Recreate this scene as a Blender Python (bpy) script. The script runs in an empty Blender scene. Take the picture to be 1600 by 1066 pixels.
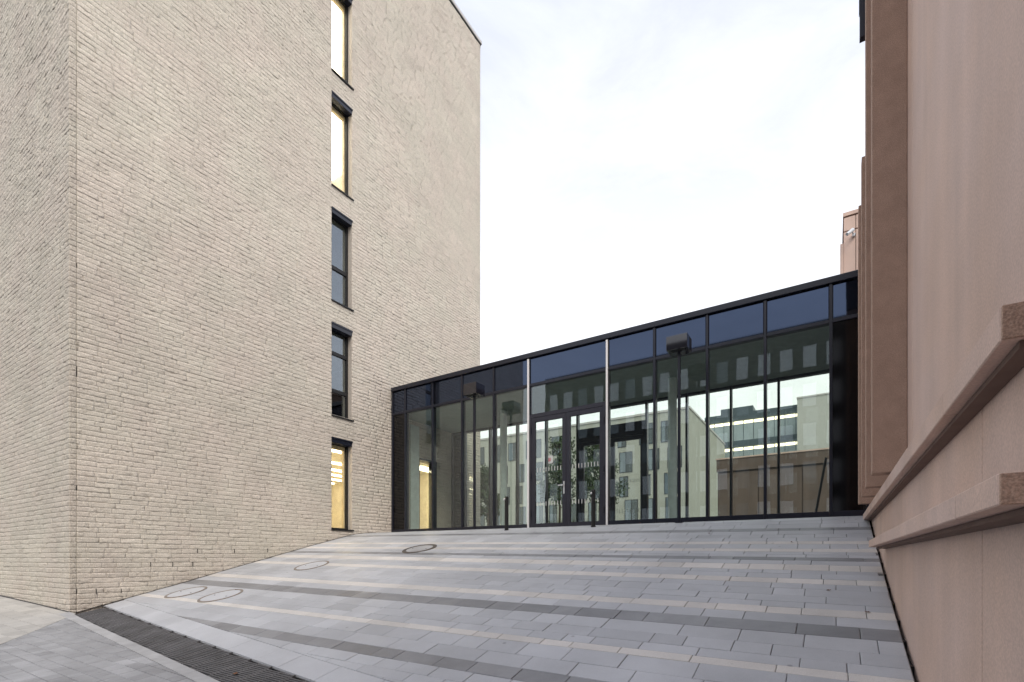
import bpy, bmesh, math, random
import numpy as np
from mathutils import Vector
random.seed(7); RNG = np.random.default_rng(11)
SC = bpy.context.scene
COL = SC.collection
Z0 = 1.70            # eye height above the street; everything below is modelled relative to eye level, then lifted
TH = math.atan2(503, 790); CS, SN = math.cos(TH), math.sin(TH)

# ------------------------------------------------------------------ camera, sky, sun, exposure
cd = bpy.data.cameras.new('camera'); cam = bpy.data.objects.new('camera', cd); COL.objects.link(cam)
cam.location = (0, 0, Z0); cam.rotation_euler = (math.radians(90), 0, TH)
cd.sensor_width = 36; cd.lens = 790 / 1600 * 36; cd.shift_y = 340 / 1600; cd.clip_start = 0.05; cd.clip_end = 3000
SC.camera = cam
SUN_EL, SUN_AZ = math.radians(46), math.radians(-42)     # azimuth measured from +X towards +Y, where the light comes from
w = bpy.data.worlds.new('World'); SC.world = w; w.use_nodes = True
nt = w.node_tree; N = nt.nodes; L = nt.links; N.clear()
wo = N.new('ShaderNodeOutputWorld')
sky = N.new('ShaderNodeTexSky'); sky.sky_type = 'NISHITA'; sky.sun_disc = False
sky.sun_elevation = SUN_EL; sky.sun_rotation = math.pi / 2 - SUN_AZ; sky.dust_density = 2.5; sky.ozone_density = 1.0
b1 = N.new('ShaderNodeBackground'); b1.inputs['Strength'].default_value = 0.13
L.new(sky.outputs[0], b1.inputs['Color'])
b2 = N.new('ShaderNodeBackground'); b2.inputs['Strength'].default_value = 0.665
tc = N.new('ShaderNodeTexCoord'); mp = N.new('ShaderNodeMapping'); mp.inputs['Scale'].default_value = (1, 1, 2.6)
L.new(tc.outputs['Generated'], mp.inputs['Vector'])
nz = N.new('ShaderNodeTexNoise'); nz.inputs['Scale'].default_value = 2.3; nz.inputs['Detail'].default_value = 6; nz.inputs['Roughness'].default_value = 0.55
L.new(mp.outputs[0], nz.inputs['Vector'])
cr = N.new('ShaderNodeValToRGB'); cr.color_ramp.elements[0].position = 0.32; cr.color_ramp.elements[0].color = (.90, .90, .90, 1)
cr.color_ramp.elements[1].position = 0.68; cr.color_ramp.elements[1].color = (1, 1, 1, 1)
L.new(nz.outputs['Fac'], cr.inputs['Fac'])
sx = N.new('ShaderNodeSeparateXYZ'); L.new(tc.outputs['Generated'], sx.inputs[0])      # overcast: whiter towards the horizon
hr = N.new('ShaderNodeValToRGB'); hr.color_ramp.elements[0].position = .10; hr.color_ramp.elements[0].color = (1.0, 1.0, 1.0, 1)
hr.color_ramp.elements[1].position = .72; hr.color_ramp.elements[1].color = (.535, .56, .65, 1)
L.new(sx.outputs['Z'], hr.inputs['Fac']); n2 = N.new('ShaderNodeTexNoise'); n2.inputs['Scale'].default_value = 3.4; n2.inputs['Detail'].default_value = 9; n2.inputs['Roughness'].default_value = .62; n2.inputs['Distortion'].default_value = .4
L.new(mp.outputs[0], n2.inputs['Vector'])                 # soft cloud structure
c2 = N.new('ShaderNodeMapRange'); c2.inputs[1].default_value = .35; c2.inputs[2].default_value = .70; c2.inputs[3].default_value = .93; c2.inputs[4].default_value = 1.18; L.new(n2.outputs['Fac'], c2.inputs[0])
vs = N.new('ShaderNodeVectorMath'); vs.operation = 'SCALE'; L.new(hr.outputs['Color'], vs.inputs[0]); L.new(c2.outputs[0], vs.inputs['Scale']); L.new(vs.outputs[0], b2.inputs['Color'])
ms = N.new('ShaderNodeMixShader'); L.new(cr.outputs['Color'], ms.inputs['Fac']); L.new(b1.outputs[0], ms.inputs[1]); L.new(b2.outputs[0], ms.inputs[2])
L.new(ms.outputs[0], wo.inputs['Surface'])
sl = bpy.data.lights.new('sun', 'SUN'); sl.energy = 0.95; sl.angle = math.radians(38); sl.color = (1.0, 0.90, 0.78)
so = bpy.data.objects.new('sun', sl); COL.objects.link(so)
sd = Vector((math.cos(SUN_EL) * math.cos(SUN_AZ), math.cos(SUN_EL) * math.sin(SUN_AZ), math.sin(SUN_EL)))
so.rotation_euler = sd.to_track_quat('Z', 'Y').to_euler(); so.location = sd * 60
SC.view_settings.view_transform = 'Standard'; SC.view_settings.look = 'None'; SC.view_settings.gamma = 1
SC.view_settings.use_curve_mapping = False; SC.view_settings.exposure = 1.32
SC.cycles.max_bounces = 10; SC.cycles.transparent_max_bounces = 24; SC.cycles.glossy_bounces = 5
SC.cycles.use_denoising = True

# ------------------------------------------------------------------ materials
MT = {}
def mat(name, col, rough=.7, var=.12, scale=6., bump=0., bscale=60., metal=0., ior=1.45, tint=False, spots=0., streak=None, emit=None, stretch=None, bstretch=None, stain=False, sscale=170, col2=None):
    m = bpy.data.materials.new(name); m.use_nodes = True; n = m.node_tree.nodes; l = m.node_tree.links
    p = n['Principled BSDF']; p.inputs['Roughness'].default_value = rough; p.inputs['Metallic'].default_value = metal; p.inputs['IOR'].default_value = ior
    g = n.new('ShaderNodeNewGeometry'); vec = g.outputs['Position']
    if stretch:
        mm = n.new('ShaderNodeMapping'); mm.inputs['Scale'].default_value = stretch; l.new(vec, mm.inputs['Vector']); svec = mm.outputs[0]
    else: svec = vec
    a = n.new('ShaderNodeTexNoise'); a.inputs['Scale'].default_value = scale; a.inputs['Detail'].default_value = 7; a.inputs['Roughness'].default_value = .6; l.new(svec, a.inputs['Vector'])
    mr = n.new('ShaderNodeMapRange'); mr.inputs[1].default_value = .25; mr.inputs[2].default_value = .75; mr.inputs[3].default_value = 1 - var; mr.inputs[4].default_value = 1 + var
    l.new(a.outputs['Fac'], mr.inputs[0]); f = mr.outputs[0]
    if tint:
        at = n.new('ShaderNodeAttribute'); at.attribute_name = 'tint'
        mu = n.new('ShaderNodeMath'); mu.operation = 'MULTIPLY'; l.new(f, mu.inputs[0]); l.new(at.outputs['Fac'], mu.inputs[1]); f = mu.outputs[0]
    if spots:
        v = n.new('ShaderNodeTexNoise'); v.inputs['Scale'].default_value = sscale; v.inputs['Detail'].default_value = 2; l.new(vec, v.inputs['Vector'])
        m2 = n.new('ShaderNodeMapRange'); m2.inputs[1].default_value = .36; m2.inputs[2].default_value = .64; m2.inputs[3].default_value = 1 - spots; m2.inputs[4].default_value = 1 + spots
        l.new(v.outputs['Fac'], m2.inputs[0]); mu = n.new('ShaderNodeMath'); mu.operation = 'MULTIPLY'; l.new(f, mu.inputs[0]); l.new(m2.outputs[0], mu.inputs[1]); f = mu.outputs[0]
    if stain:                                          # gum spots and faint dirt blotches with a shape of their own
        vo = n.new('ShaderNodeTexVoronoi'); vo.inputs['Scale'].default_value = 2.4; vo.inputs['Randomness'].default_value = 1; l.new(vec, vo.inputs['Vector'])
        m2 = n.new('ShaderNodeMapRange'); m2.inputs[1].default_value = .035; m2.inputs[2].default_value = .065; m2.inputs[3].default_value = .62; m2.inputs[4].default_value = 1; l.new(vo.outputs['Distance'], m2.inputs[0])
        bl = n.new('ShaderNodeTexNoise'); bl.inputs['Scale'].default_value = .55; bl.inputs['Detail'].default_value = 8; bl.inputs['Roughness'].default_value = .7; l.new(vec, bl.inputs['Vector'])
        m3 = n.new('ShaderNodeMapRange'); m3.inputs[1].default_value = .38; m3.inputs[2].default_value = .62; m3.inputs[3].default_value = .91; m3.inputs[4].default_value = 1.05; l.new(bl.outputs['Fac'], m3.inputs[0])
        for q in (m2, m3):
            mu = n.new('ShaderNodeMath'); mu.operation = 'MULTIPLY'; l.new(f, mu.inputs[0]); l.new(q.outputs[0], mu.inputs[1]); f = mu.outputs[0]
    if streak:
        sm = n.new('ShaderNodeMapping'); sm.inputs['Scale'].default_value = streak[1]; l.new(vec, sm.inputs['Vector'])
        v = n.new('ShaderNodeTexNoise'); v.inputs['Scale'].default_value = 1.; v.inputs['Detail'].default_value = 6; l.new(sm.outputs[0], v.inputs['Vector'])
        m2 = n.new('ShaderNodeMapRange'); m2.inputs[1].default_value = .3; m2.inputs[2].default_value = .7; m2.inputs[3].default_value = 1 - streak[0]; m2.inputs[4].default_value = 1 + streak[0]
        l.new(v.outputs['Fac'], m2.inputs[0]); mu = n.new('ShaderNodeMath'); mu.operation = 'MULTIPLY'; l.new(f, mu.inputs[0]); l.new(m2.outputs[0], mu.inputs[1]); f = mu.outputs[0]
    vm = n.new('ShaderNodeVectorMath'); vm.operation = 'SCALE'; vm.inputs[0].default_value = col[:3]; l.new(f, vm.inputs['Scale'])
    if col2:                                           # slow drift between two stone hues
        hn = n.new('ShaderNodeTexNoise'); hn.inputs['Scale'].default_value = .9; hn.inputs['Detail'].default_value = 4; l.new(vec, hn.inputs['Vector'])
        hm = n.new('ShaderNodeMapRange'); hm.inputs[1].default_value = .38; hm.inputs[2].default_value = .62; l.new(hn.outputs['Fac'], hm.inputs[0])
        mc = n.new('ShaderNodeMix'); mc.data_type = 'RGBA'
        mc.inputs[6].default_value = (*col[:3], 1); mc.inputs[7].default_value = (*col2, 1); l.new(hm.outputs[0], mc.inputs[0]); l.new(mc.outputs[2], vm.inputs[0])
    l.new(vm.outputs[0], p.inputs['Base Color'])
    if bump:
        b = n.new('ShaderNodeTexNoise'); b.inputs['Scale'].default_value = bscale; b.inputs['Detail'].default_value = 5; l.new(vec, b.inputs['Vector'])
        if bstretch:
            bm_ = n.new('ShaderNodeMapping'); bm_.inputs['Scale'].default_value = bstretch; l.new(vec, bm_.inputs['Vector']); l.new(bm_.outputs[0], b.inputs['Vector'])
        bn = n.new('ShaderNodeBump'); bn.inputs['Strength'].default_value = bump; bn.inputs['Distance'].default_value = .01; l.new(b.outputs['Fac'], bn.inputs['Height']); l.new(bn.outputs[0], p.inputs['Normal'])
    if emit:
        p.inputs['Emission Color'].default_value = (*emit[0], 1); p.inputs['Emission Strength'].default_value = emit[1]
    MT[name] = m; return m
def glass(name, tint, k, wav=.0, ior=1.5):
    m = bpy.data.materials.new(name); m.use_nodes = True; n = m.node_tree.nodes; l = m.node_tree.links; n.clear()
    o = n.new('ShaderNodeOutputMaterial'); t = n.new('ShaderNodeBsdfTransparent'); t.inputs['Color'].default_value = (*tint, 1)
    g = n.new('ShaderNodeBsdfGlossy'); g.inputs['Roughness'].default_value = 0.0; g.inputs['Color'].default_value = (.86, .93, 1, 1)
    ge0 = n.new('ShaderNodeNewGeometry'); dp = n.new('ShaderNodeVectorMath'); dp.operation = 'DOT_PRODUCT'; l.new(ge0.outputs['Normal'], dp.inputs[0]); l.new(ge0.outputs['Incoming'], dp.inputs[1])
    def mth(op, a, b=None):
        q = n.new('ShaderNodeMath'); q.operation = op
        for i, v in enumerate((a, b)):
            if v is None: continue
            if isinstance(v, (int, float)): q.inputs[i].default_value = v
            else: l.new(v, q.inputs[i])
        return q.outputs[0]
    f0 = ((ior - 1) / (ior + 1)) ** 2 * k                # Schlick reflectance of one face
    sch = mth('POWER', mth('SUBTRACT', 1.0, mth('ABSOLUTE', dp.outputs['Value'])), 5.0)
    mu = mth('ADD', mth('MULTIPLY', sch, 1 - f0), f0)
    if wav:
        ge = n.new('ShaderNodeNewGeometry'); b = n.new('ShaderNodeTexNoise'); b.inputs['Scale'].default_value = .9; b.inputs['Detail'].default_value = 1; l.new(ge.outputs['Position'], b.inputs['Vector'])
        bn = n.new('ShaderNodeBump'); bn.inputs['Strength'].default_value = wav; bn.inputs['Distance'].default_value = .05; l.new(b.outputs['Fac'], bn.inputs['Height']); l.new(bn.outputs[0], g.inputs['Normal'])
    mx = n.new('ShaderNodeMixShader'); l.new(mu, mx.inputs['Fac']); l.new(t.outputs[0], mx.inputs[1]); l.new(g.outputs[0], mx.inputs[2]); l.new(mx.outputs[0], o.inputs['Surface'])
    MT[name] = m; return m
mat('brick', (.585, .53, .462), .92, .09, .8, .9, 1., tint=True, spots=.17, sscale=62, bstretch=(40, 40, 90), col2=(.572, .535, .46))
mat('mortar', (.50, .455, .40), .95, .2, 20.)
mat('paver_grey', (.452, .468, .492), .5, .09, 1.3, .12, 160., tint=True, spots=.06, stain=True)
mat('paver_light', (.61, .59, .56), .6, .07, 2., .15, 160., tint=True, spots=.10, stain=True)
mat('paver_dark', (.25, .256, .268), .42, .16, 3., .12, 160., tint=True, spots=.06, stain=True)
mat('sett', (.31, .316, .328), .55, .24, 1.1, .15, 120., tint=True, spots=.07, stain=True)
mat('slab', (.41, .40, .375), .7, .14, 2., .15, 120., tint=True, spots=.06)
mat('joint', (.19, .19, .192), .95, .3, 30.)
mat('kerb', (.36, .362, .365), .75, .22, 3., .15, 120., spots=.06)
mat('asphalt', (.11, .11, .115), .9, .2, 3.)
mat('pink', (.60, .44, .36), .72, .10, 1.1, .22, 120., spots=.09, sscale=95, streak=(.10, (2.1, 2.1, .16)), col2=(.585, .445, .385))
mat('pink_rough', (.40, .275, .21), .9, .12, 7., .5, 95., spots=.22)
mat('pink_dark', (.16, .11, .09), .9)
mat('frame', (.011, .013, .024), .28, .1, 4., ior=1.5)
mat('frame_blue', (.022, .022, .034), .32, .1, 4., ior=1.5)
mat('spandrel', (.006, .006, .008), .03, .0, 1., ior=1.85)
MT['spandrel'].node_tree.nodes['Principled BSDF'].inputs['Specular Tint'].default_value = (.52, .70, 1.12, 1)
mat('panel_black', (.004, .004, .005), .06, .0, 1., ior=1.45)
mat('lampbox', (.012, .012, .018), .04, .05, 4., ior=1.72)
mat('black', (.012, .012, .013), .5)
mat('iron', (.10, .088, .075), .65, .35, 20., .3, 90.)
mat('iron_pale', (.24, .21, .18), .7, .35, 14., .3, 90.)
mat('grate', (.10, .10, .106), .5, .45, 3., .2, 90.)
mat('steel', (.72, .72, .72), .38, .06, 5., metal=1.)
mat('white_trim', (.85, .85, .85), .35, .04, 5.)
mat('ceiling', (.27, .32, .30), .8)
mat('floor_in', (.30, .30, .29), .4)
mat('inner_wall', (.80, .76, .66), .8)
mat('pale_panel', (.60, .68, .67), .5)
mat('wood', (.66, .55, .36), .6, .2, 5.)
mat('coping', (.50, .49, .47), .4, .06, 3.)
mat('cream', (.40, .41, .365), .85, .05, 1.)
mat('palebrick', (.46, .47, .44), .9, .08, 4.)
mat('brownwall', (.135, .10, .082), .85, .12, 1.5, streak=(.16, (2.5, 2.5, .2)))
mat('slate', (.06, .085, .10), .5)
mat('darkwall', (.060, .060, .058), .9, .1, 2.)
mat('blind', (.68, .71, .74), .7)
mat('marking', (.62, .63, .62), .7)
mat('leaf', (.04, .07, .024), .6, .35, 2.)
mat('bark', (.09, .07, .05), .9)
mat('cctv', (.58, .62, .66), .35)
mat('brown_leaf', (.16, .07, .03), .8)
mat('lamp_warm', (1, .9, .7), emit=((1., .86, .60), 3.6))
mat('lamp_white', (1, .95, .85), emit=((1., .95, .86), 2.6))
mat('lamp_far', (1, .9, .7), emit=((1., .86, .60), 1.5))
mat('banner_red', (.55, .22, .25), .8)
mat('banner', (.62, .55, .58), .8)
glass('glass', (.905, .938, .91), 1.8, .03)
glass('glass_far', (.955, .97, .945), 1.0)
glass('glass_window', (.62, .66, .68), 4.0, .05)
glass('glass_bright', (.92, .92, .90), 1.0, .05)
mat('pane_dark', (.03, .045, .05), .05, ior=1.7)
mat('pane_painted_sky', (.30, .36, .38), .25, .15, .4)  # far office panes: sky reflection put into the base colour
mat('pane_blue', (.10, .14, .17), .04, ior=1.9)

# ------------------------------------------------------------------ helpers
def wl(o):
    v = Vector((0, 0, 0))
    while o is not None: v += o.location; o = o.parent
    return v
def link(name, me, m, parent=None, loc=None):
    o = bpy.data.objects.new(name, me); COL.objects.link(o)
    if parent is not None: o.parent = parent
    if loc is not None: o.location = Vector(loc) - (wl(parent) if parent else Vector())
    if m and not me.materials: me.materials.append(MT[m])
    return o
def mesh(name, V, F, m, parent=None, loc=None, tint=None, smooth=False):
    """V in scene coordinates; loc = origin of the object (default: origin of its parent)"""
    V = np.asarray(V, float).reshape(-1, 3)
    org = np.array(loc if loc is not None else (wl(parent) if parent is not None else (0, 0, 0)), float)
    me = bpy.data.meshes.new(name); me.from_pydata((V - org).tolist(), [], F); me.update()
    if tint is not None:
        at = me.attributes.new('tint', 'FLOAT', 'POINT'); at.data.foreach_set('value', np.broadcast_to(np.asarray(tint, np.float32), (len(V),)).astype(np.float32).copy())
    if smooth: me.polygons.foreach_set('use_smooth', [True] * len(me.polygons))
    return link(name, me, m, parent, org)
BF = [(0, 3, 2, 1), (4, 5, 6, 7), (0, 1, 5, 4), (1, 2, 6, 5), (2, 3, 7, 6), (3, 0, 4, 7)]
def bv(b):
    x0, x1, y0, y1, z0, z1 = b
    return [(x0, y0, z0), (x1, y0, z0), (x1, y1, z0), (x0, y1, z0), (x0, y0, z1), (x1, y0, z1), (x1, y1, z1), (x0, y1, z1)]
def boxes(name, bs, m, parent=None, loc=None, bevel=0., tint=None):
    V, F = [], []
    for b in bs:
        k = len(V); V += bv(b); F += [tuple(k + i for i in f) for f in BF]
    o = mesh(name, V, F, m, parent, loc, tint)
    if bevel:
        bm = bmesh.new(); bm.from_mesh(o.data); bmesh.ops.bevel(bm, geom=bm.edges[:], offset=bevel, segments=1, affect='EDGES'); bm.to_mesh(o.data); bm.free()
    return o
def box(name, x0, x1, y0, y1, z0, z1, m, parent=None, bevel=0., loc=None): return boxes(name, [(x0, x1, y0, y1, z0, z1)], m, parent, loc, bevel)
def lathe(name, prof, c, m, parent=None, n=20, axis='z'):
    V, F = [], []
    for r, h in prof:
        for i in range(n):
            a = 2 * math.pi * i / n; p = (r * math.cos(a), r * math.sin(a), h)
            if axis == 'y': p = (p[0], h, p[1])
            if axis == 'x': p = (h, p[0], p[1])
            V.append((c[0] + p[0], c[1] + p[1], c[2] + p[2]))
    for j in range(len(prof) - 1):
        for i in range(n): F.append((j * n + i, j * n + (i + 1) % n, (j + 1) * n + (i + 1) % n, (j + 1) * n + i))
    F.append(tuple(range(n))[::-1]); F.append(tuple((len(prof) - 1) * n + i for i in range(n)))
    return mesh(name, V, F, m, parent, None)
def tube(name, p, q, r0, r1, m, parent=None, n=8):
    p, q = Vector(p), Vector(q); d = (q - p).normalized(); a = d.orthogonal().normalized(); b = d.cross(a)
    V = []
    for c, r in ((p, r0), (q, r1)):
        for i in range(n):
            t = 2 * math.pi * i / n; V.append(tuple(c + a * (r * math.cos(t)) + b * (r * math.sin(t))))
    F = [(i, (i + 1) % n, n + (i + 1) % n, n + i) for i in range(n)] + [tuple(range(n))[::-1], tuple(range(n, 2 * n))]
    return mesh(name, V, F, m, parent)
def tag(o, label, cat, group=None):
    o['label'] = label; o['category'] = cat
    if group: o['group'] = group
    return o
def thing(name, loc, label, cat, group=None):
    o = bpy.data.objects.new(name, None); COL.objects.link(o); o.location = loc; o.empty_display_size = .2
    return tag(o, label, cat, group)
def proj(p):
    x, y, z = p; dep = -SN * x + CS * y
    if dep < .05: return None
    return 800 + 790 * (CS * x + SN * y) / dep, 873 - 790 * z / dep
def parea(pts):
    q = [proj(p) for p in pts]
    if any(a is None for a in q): return 0
    cx = sum(a[0] for a in q) / len(q); cy = sum(a[1] for a in q) / len(q)
    if not (-70 < cx < 1670 and -60 < cy < 1120): return 0
    return abs(sum(q[i][0] * q[(i + 1) % len(q)][1] - q[(i + 1) % len(q)][0] * q[i][1] for i in range(len(q)))) / 2

# ------------------------------------------------------------------ terrain functions
LY = [1.0, 2.0, 3.612, 4.549, 5.383, 6.34, 7.448, 8.747, 9.9, 10.25, 10.7, 11.64]; LZ = [-1.62, -1.38, -1.015, -.763, -.547, -.28, .02, .371, .668, .738, .785, .80]
RY = [1.0, 2.0, 3.6, 4.7, 5.52, 6.71, 8.43, 9.53, 10.5, 10.9, 11.64]; RZ = [-1.9, -1.63, -1.2, -.9, -.690, -.39, .09, .39, .69, .76, .80]
def zr(x, y):
    t = (x + 12) / 12.53; return (1 - t) * np.interp(y, LY, LZ) + t * np.interp(y, RY, RZ)
def gy(x): return 3.66 - .107 * (x + 11.0)           # centre line of the drain
def zs(x, y):
    xx = min(max(x, -22), 5); yy = min(max(y, -7), 3.6); return -1.035 - .026 * (xx + 12) + .105 * (yy - 3.45)
def zg(x, y):                                         # ramp above the drain, street below it
    return float(zr(x, y)) if y > gy(x) else float(zs(x, y)) + (float(zr(x, gy(x))) - float(zs(x, gy(x))))*max(0,1-(gy(x)-y)/1.5)

# ================================================================== THE SETTING
gx = [-600, -120, -60, -30, -20, -16, -12.1, -10, -8, -6, -4, -2, 0, .6, 3, 8, 30, 120, 600]
gyv = [-600, -120, -40, -10, -7, -4, -2, 0, 1, 2, 2.6, 3.1, 3.6, 4.5, 6, 7.5, 9, 10.2, 10.9, 11.6, 12.2, 20, 60, 150, 900]
V = []; F = []
for yy in gyv:
    for xx in gx:
        z = zs(xx, yy) - .10 if yy < 3.4 else (.62 if yy > 11.55 else float(zr(min(max(xx, -12), .53), yy)) - .16)
        if yy < 3.4 and -12 < xx < .7: z = min(z, float(zg(min(xx, .5), yy)) - .12)
        V.append((xx, yy, z))
nx = len(gx)
for j in range(len(gyv) - 1):
    for i in range(nx - 1): F.append((j * nx + i, j * nx + i + 1, (j + 1) * nx + i + 1, (j + 1) * nx + i))
g = mesh('ground', V, F, 'asphalt'); g['kind'] = 'structure'

# --- the paved ramp: bedding sheet + pavers
def sheet(name, x0, x1, ys, zf, dz, m, n=14, clip=None):
    V, F = [], []; xs = np.linspace(x0, x1, n)
    for yy in ys:
        for xx in xs:
            y2 = max(yy, clip(xx)) if clip else yy
            V.append((xx, y2, float(zf(xx, y2)) + dz))
    for j in range(len(ys) - 1):
        for i in range(n - 1): F.append((j * n + i, j * n + i + 1, (j + 1) * n + i + 1, (j + 1) * n + i))
    return mesh(name, V, F, m)
ramp = sheet('ramp', -11.985, .505, [2.3, 2.7, 3.1, 3.6, 4.1, 4.7, 5.4, 6.3, 7.4, 8.4, 9.5, 10.2, 10.6, 10.9, 11.3, 11.6], zr, -.022, 'joint', clip=lambda x: gy(x) + .25)
ramp['kind'] = 'structure'
def clip_poly(P, a, b, c):                            # keep a*x+b*y >= c
    out = []
    for i in range(len(P)):
        p, q = P[i], P[(i + 1) % len(P)]; fp = a * p[0] + b * p[1] - c; fq = a * q[0] + b * q[1] - c
        if fp >= 0: out.append(p)
        if fp * fq < 0:
            t = fp / (fp - fq); out.append((p[0] + t * (q[0] - p[0]), p[1] + t * (q[1] - p[1])))
    return out
def prism(P, zf, dz, depth=.03, bev=.004):
    n = len(P); cx = sum(p[0] for p in P) / n; cy = sum(p[1] for p in P) / n
    V = []
    for p in P:
        d = math.hypot(p[0] - cx, p[1] - cy); k = max(0, 1 - bev * 1.5 / max(d, .01)); x, y = cx + (p[0] - cx) * k, cy + (p[1] - cy) * k
        V.append((x, y, float(zf(x, y)) + dz))
    for p in P: V.append((p[0], p[1], float(zf(p[0], p[1])) + dz - bev))
    for p in P: V.append((p[0], p[1], float(zf(p[0], p[1])) + dz - depth))
    F = [tuple(range(n))] + [(k * n + (i + 1) % n, k * n + i, (k + 1) * n + i, (k + 1) * n + (i + 1) % n) for k in (0, 1) for i in range(n)]
    return V, F
def lay(items, parent, name, stuffname, limit=300):
    """items: (area, V, F, material, tint); the largest become objects, the rest one mesh per material"""
    items.sort(key=lambda t: -t[0]); rest = {}
    for k, (a, V, F, m, t) in enumerate(items):
        if k < limit:
            c = np.mean(np.array(V), axis=0); mesh(name, V, F, m, parent, tuple(c), tint=t)
        else: rest.setdefault(m, []).append((V, F, t))
    for m, ls in rest.items():
        VV, FF, TT = [], [], []
        for V, F, t in ls:
            k = len(VV); VV += V; FF += [tuple(k + i for i in f) for f in F]; TT += [t] * len(V)
        o = mesh(stuffname, VV, FF, m, parent, tint=np.array(TT)); o['kind'] = 'stuff'
ROWS = [(2.5, 2.75, 'g'), (2.75, 3.0, 'g'), (3.0, 3.25, 'g'), (3.25, 3.5, 'g'), (3.5, 3.66, 'g'), (3.66, 3.85, 'g'), (3.85, 4.06, 'd'), (4.06, 4.31, 'g'), (4.31, 4.59, 'g'), (4.59, 4.725, 'w'), (4.725, 4.90, 'g'),
        (4.90, 5.136, 'g'), (5.136, 5.425, 'g'), (5.425, 5.70, 'd'), (5.70, 5.94, 'g'), (5.94, 6.14, 'w'), (6.14, 6.32, 'g'), (6.32, 6.54, 'g'), (6.54, 6.80, 'g'), (6.80, 6.99, 'g'),
        (6.99, 7.177, 'w'), (7.177, 7.37, 'g'), (7.37, 7.52, 'g'), (7.52, 7.77, 'w'), (7.77, 7.96, 'g'), (7.96, 8.12, 'd'), (8.12, 8.26, 'g'), (8.26, 8.41, 'g'), (8.41, 8.58, 'w'),
        (8.58, 8.86, 'g'), (8.86, 9.03, 'w'), (9.03, 9.27, 'g'), (9.27, 9.50, 'g'), (9.50, 9.74, 'g'), (9.74, 9.92, 'd'), (9.92, 10.2, 'g'), (10.2, 10.45, 'g'), (10.45, 10.72, 'g'),
        (10.72, 10.95, 'g'), (10.95, 11.2, 'g'), (11.2, 11.4, 'g'), (11.4, 11.555, 'g')]
items = []; G = .0028
ROWM = {'g': 'paver_grey', 'w': 'paver_light', 'd': 'paver_dark'}
for (y0, y1, t) in ROWS:
    x = -11.975 - random.uniform(0, .5)
    while x < .50:
        ln = random.choice([.33, .42, .50, .55, .66, .80]) * random.uniform(.97, 1.03); x1 = min(x + ln, .50); x0 = max(x, -11.975)
        if x1 - x0 > .05:
            P = [(x0 + G, y0 + G), (x1 - G, y0 + G), (x1 - G, y1 - G), (x0 + G, y1 - G)]
            P = clip_poly(P, .107, 1, 3.66 - .107 * 11 + .60) if y0 < 4.9 else P      # stop at the border course above the drain
            if len(P) >= 3:
                dz = random.uniform(-.0022, .0022); V, F = prism(P, zr, dz); tt = random.gauss(1, .05)
                if t == 'd': tt = random.gauss(1, .09)
                items.append((parea(V[:len(P)]), V, F, ROWM[t], tt))
        x += ln
x = -11.9                                              # border course laid along the drain
while x < .5:
    x1 = min(x + random.choice([.5, .62, .75]), .5)
    P = [(x + G, gy(x + G) + .262), (x1 - G, gy(x1 - G) + .262), (x1 - G, gy(x1 - G) + .592), (x + G, gy(x + G) + .592)]
    V, F = prism(P, zr, random.uniform(-.001, .001)); items.append((parea(V[:4]), V, F, 'paver_grey', random.gauss(1.06, .03))); x = x1
lay(items, ramp, 'paving_slab', 'distant_paving_slabs')

# --- the lower street: setts and pale slabs either side of a diagonal edge
def zst(x, y): return zg(x, y)
street = sheet('street_bedding', -23, .50, [-3, -2, -1, 0, .6, 1.2, 1.7, 2.2, 2.6, 3.0, 3.3, 3.5], lambda x, y: zst(x, min(y, gy(x) - .24) if x > -12 else y), -.024, 'joint', n=40)
street['kind'] = 'structure'
for v in street.data.vertices:
    lim = gy(v.co.x) - .25 if v.co.x > -11.9 else 3.515
    if v.co.y > lim: v.co.y = lim; v.co.z = zst(v.co.x, lim) - .024
da, db = 1.06, 1.30; dc = da * -11.55 + db * 3.42      # diagonal edge between the two pavings
items = []
y0 = -.6
while y0 < 3.5:
    y1 = y0 + random.choice([.14, .16, .19]); x = -13 + random.uniform(0, .2)
    while x < .3:
        x1 = x + random.choice([.18, .24, .30])
        P = [(x + .003, y0 + .003), (x1 - .003, y0 + .003), (x1 - .003, y1 - .003), (x + .003, y1 - .003)]
        P = clip_poly(P, da, db, dc + .01)
        if len(P) >= 3: P = clip_poly(P, -.107, -1, -(3.66 - .107 * 11 - .415))
        if len(P) >= 3:
            V, F = prism(P, zst, random.uniform(-.002, .002), .028); a = parea(V[:len(P)])
            items.append((a, V, F, 'sett', min(1.5, max(.6, random.gauss(1, .07)))))
        x = x1
    y0 = y1
lay(items, street, 'paving_sett', 'distant_setts')
items = []; y0 = .2
while y0 < 3.5:
    y1 = min(y0 + .24, 3.512); x = -21 + random.uniform(0, .4)
    while x < -8:
        x1 = x + random.choice([.36, .48])
        P = clip_poly([(x + .003, y0 + .003), (x1 - .003, y0 + .003), (x1 - .003, y1 - .003), (x + .003, y1 - .003)], -da, -db, -dc + .01)
        if len(P) >= 3:
            V, F = prism(P, zst, random.uniform(-.002, .002), .028); a = parea(V[:len(P)])
            items.append((a, V, F, 'slab', random.gauss(1, .07)))
        x = x1
    y0 = y1
lay(items, street, 'pale_street_slab', 'distant_pale_slabs')
# light kerb stones below the drain, turning up to the corner of the brick building
kerb = thing('kerb_edging', (-11.9, 3.4, zst(-11.9, 3.2)), 'pale concrete edging stones along the street side of the drain', 'kerb')
x = -11.98
while x < .4:
    x1 = min(x + 1.0, .45)
    V, F = prism([(x + .003, gy(x) - .41), (x1 - .003, gy(x1) - .41), (x1 - .003, gy(x1) - .262), (x + .003, gy(x) - .262)], zst, .003, .05)
    mesh('edging_stone', V, F, 'kerb', kerb); x = x1
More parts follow.
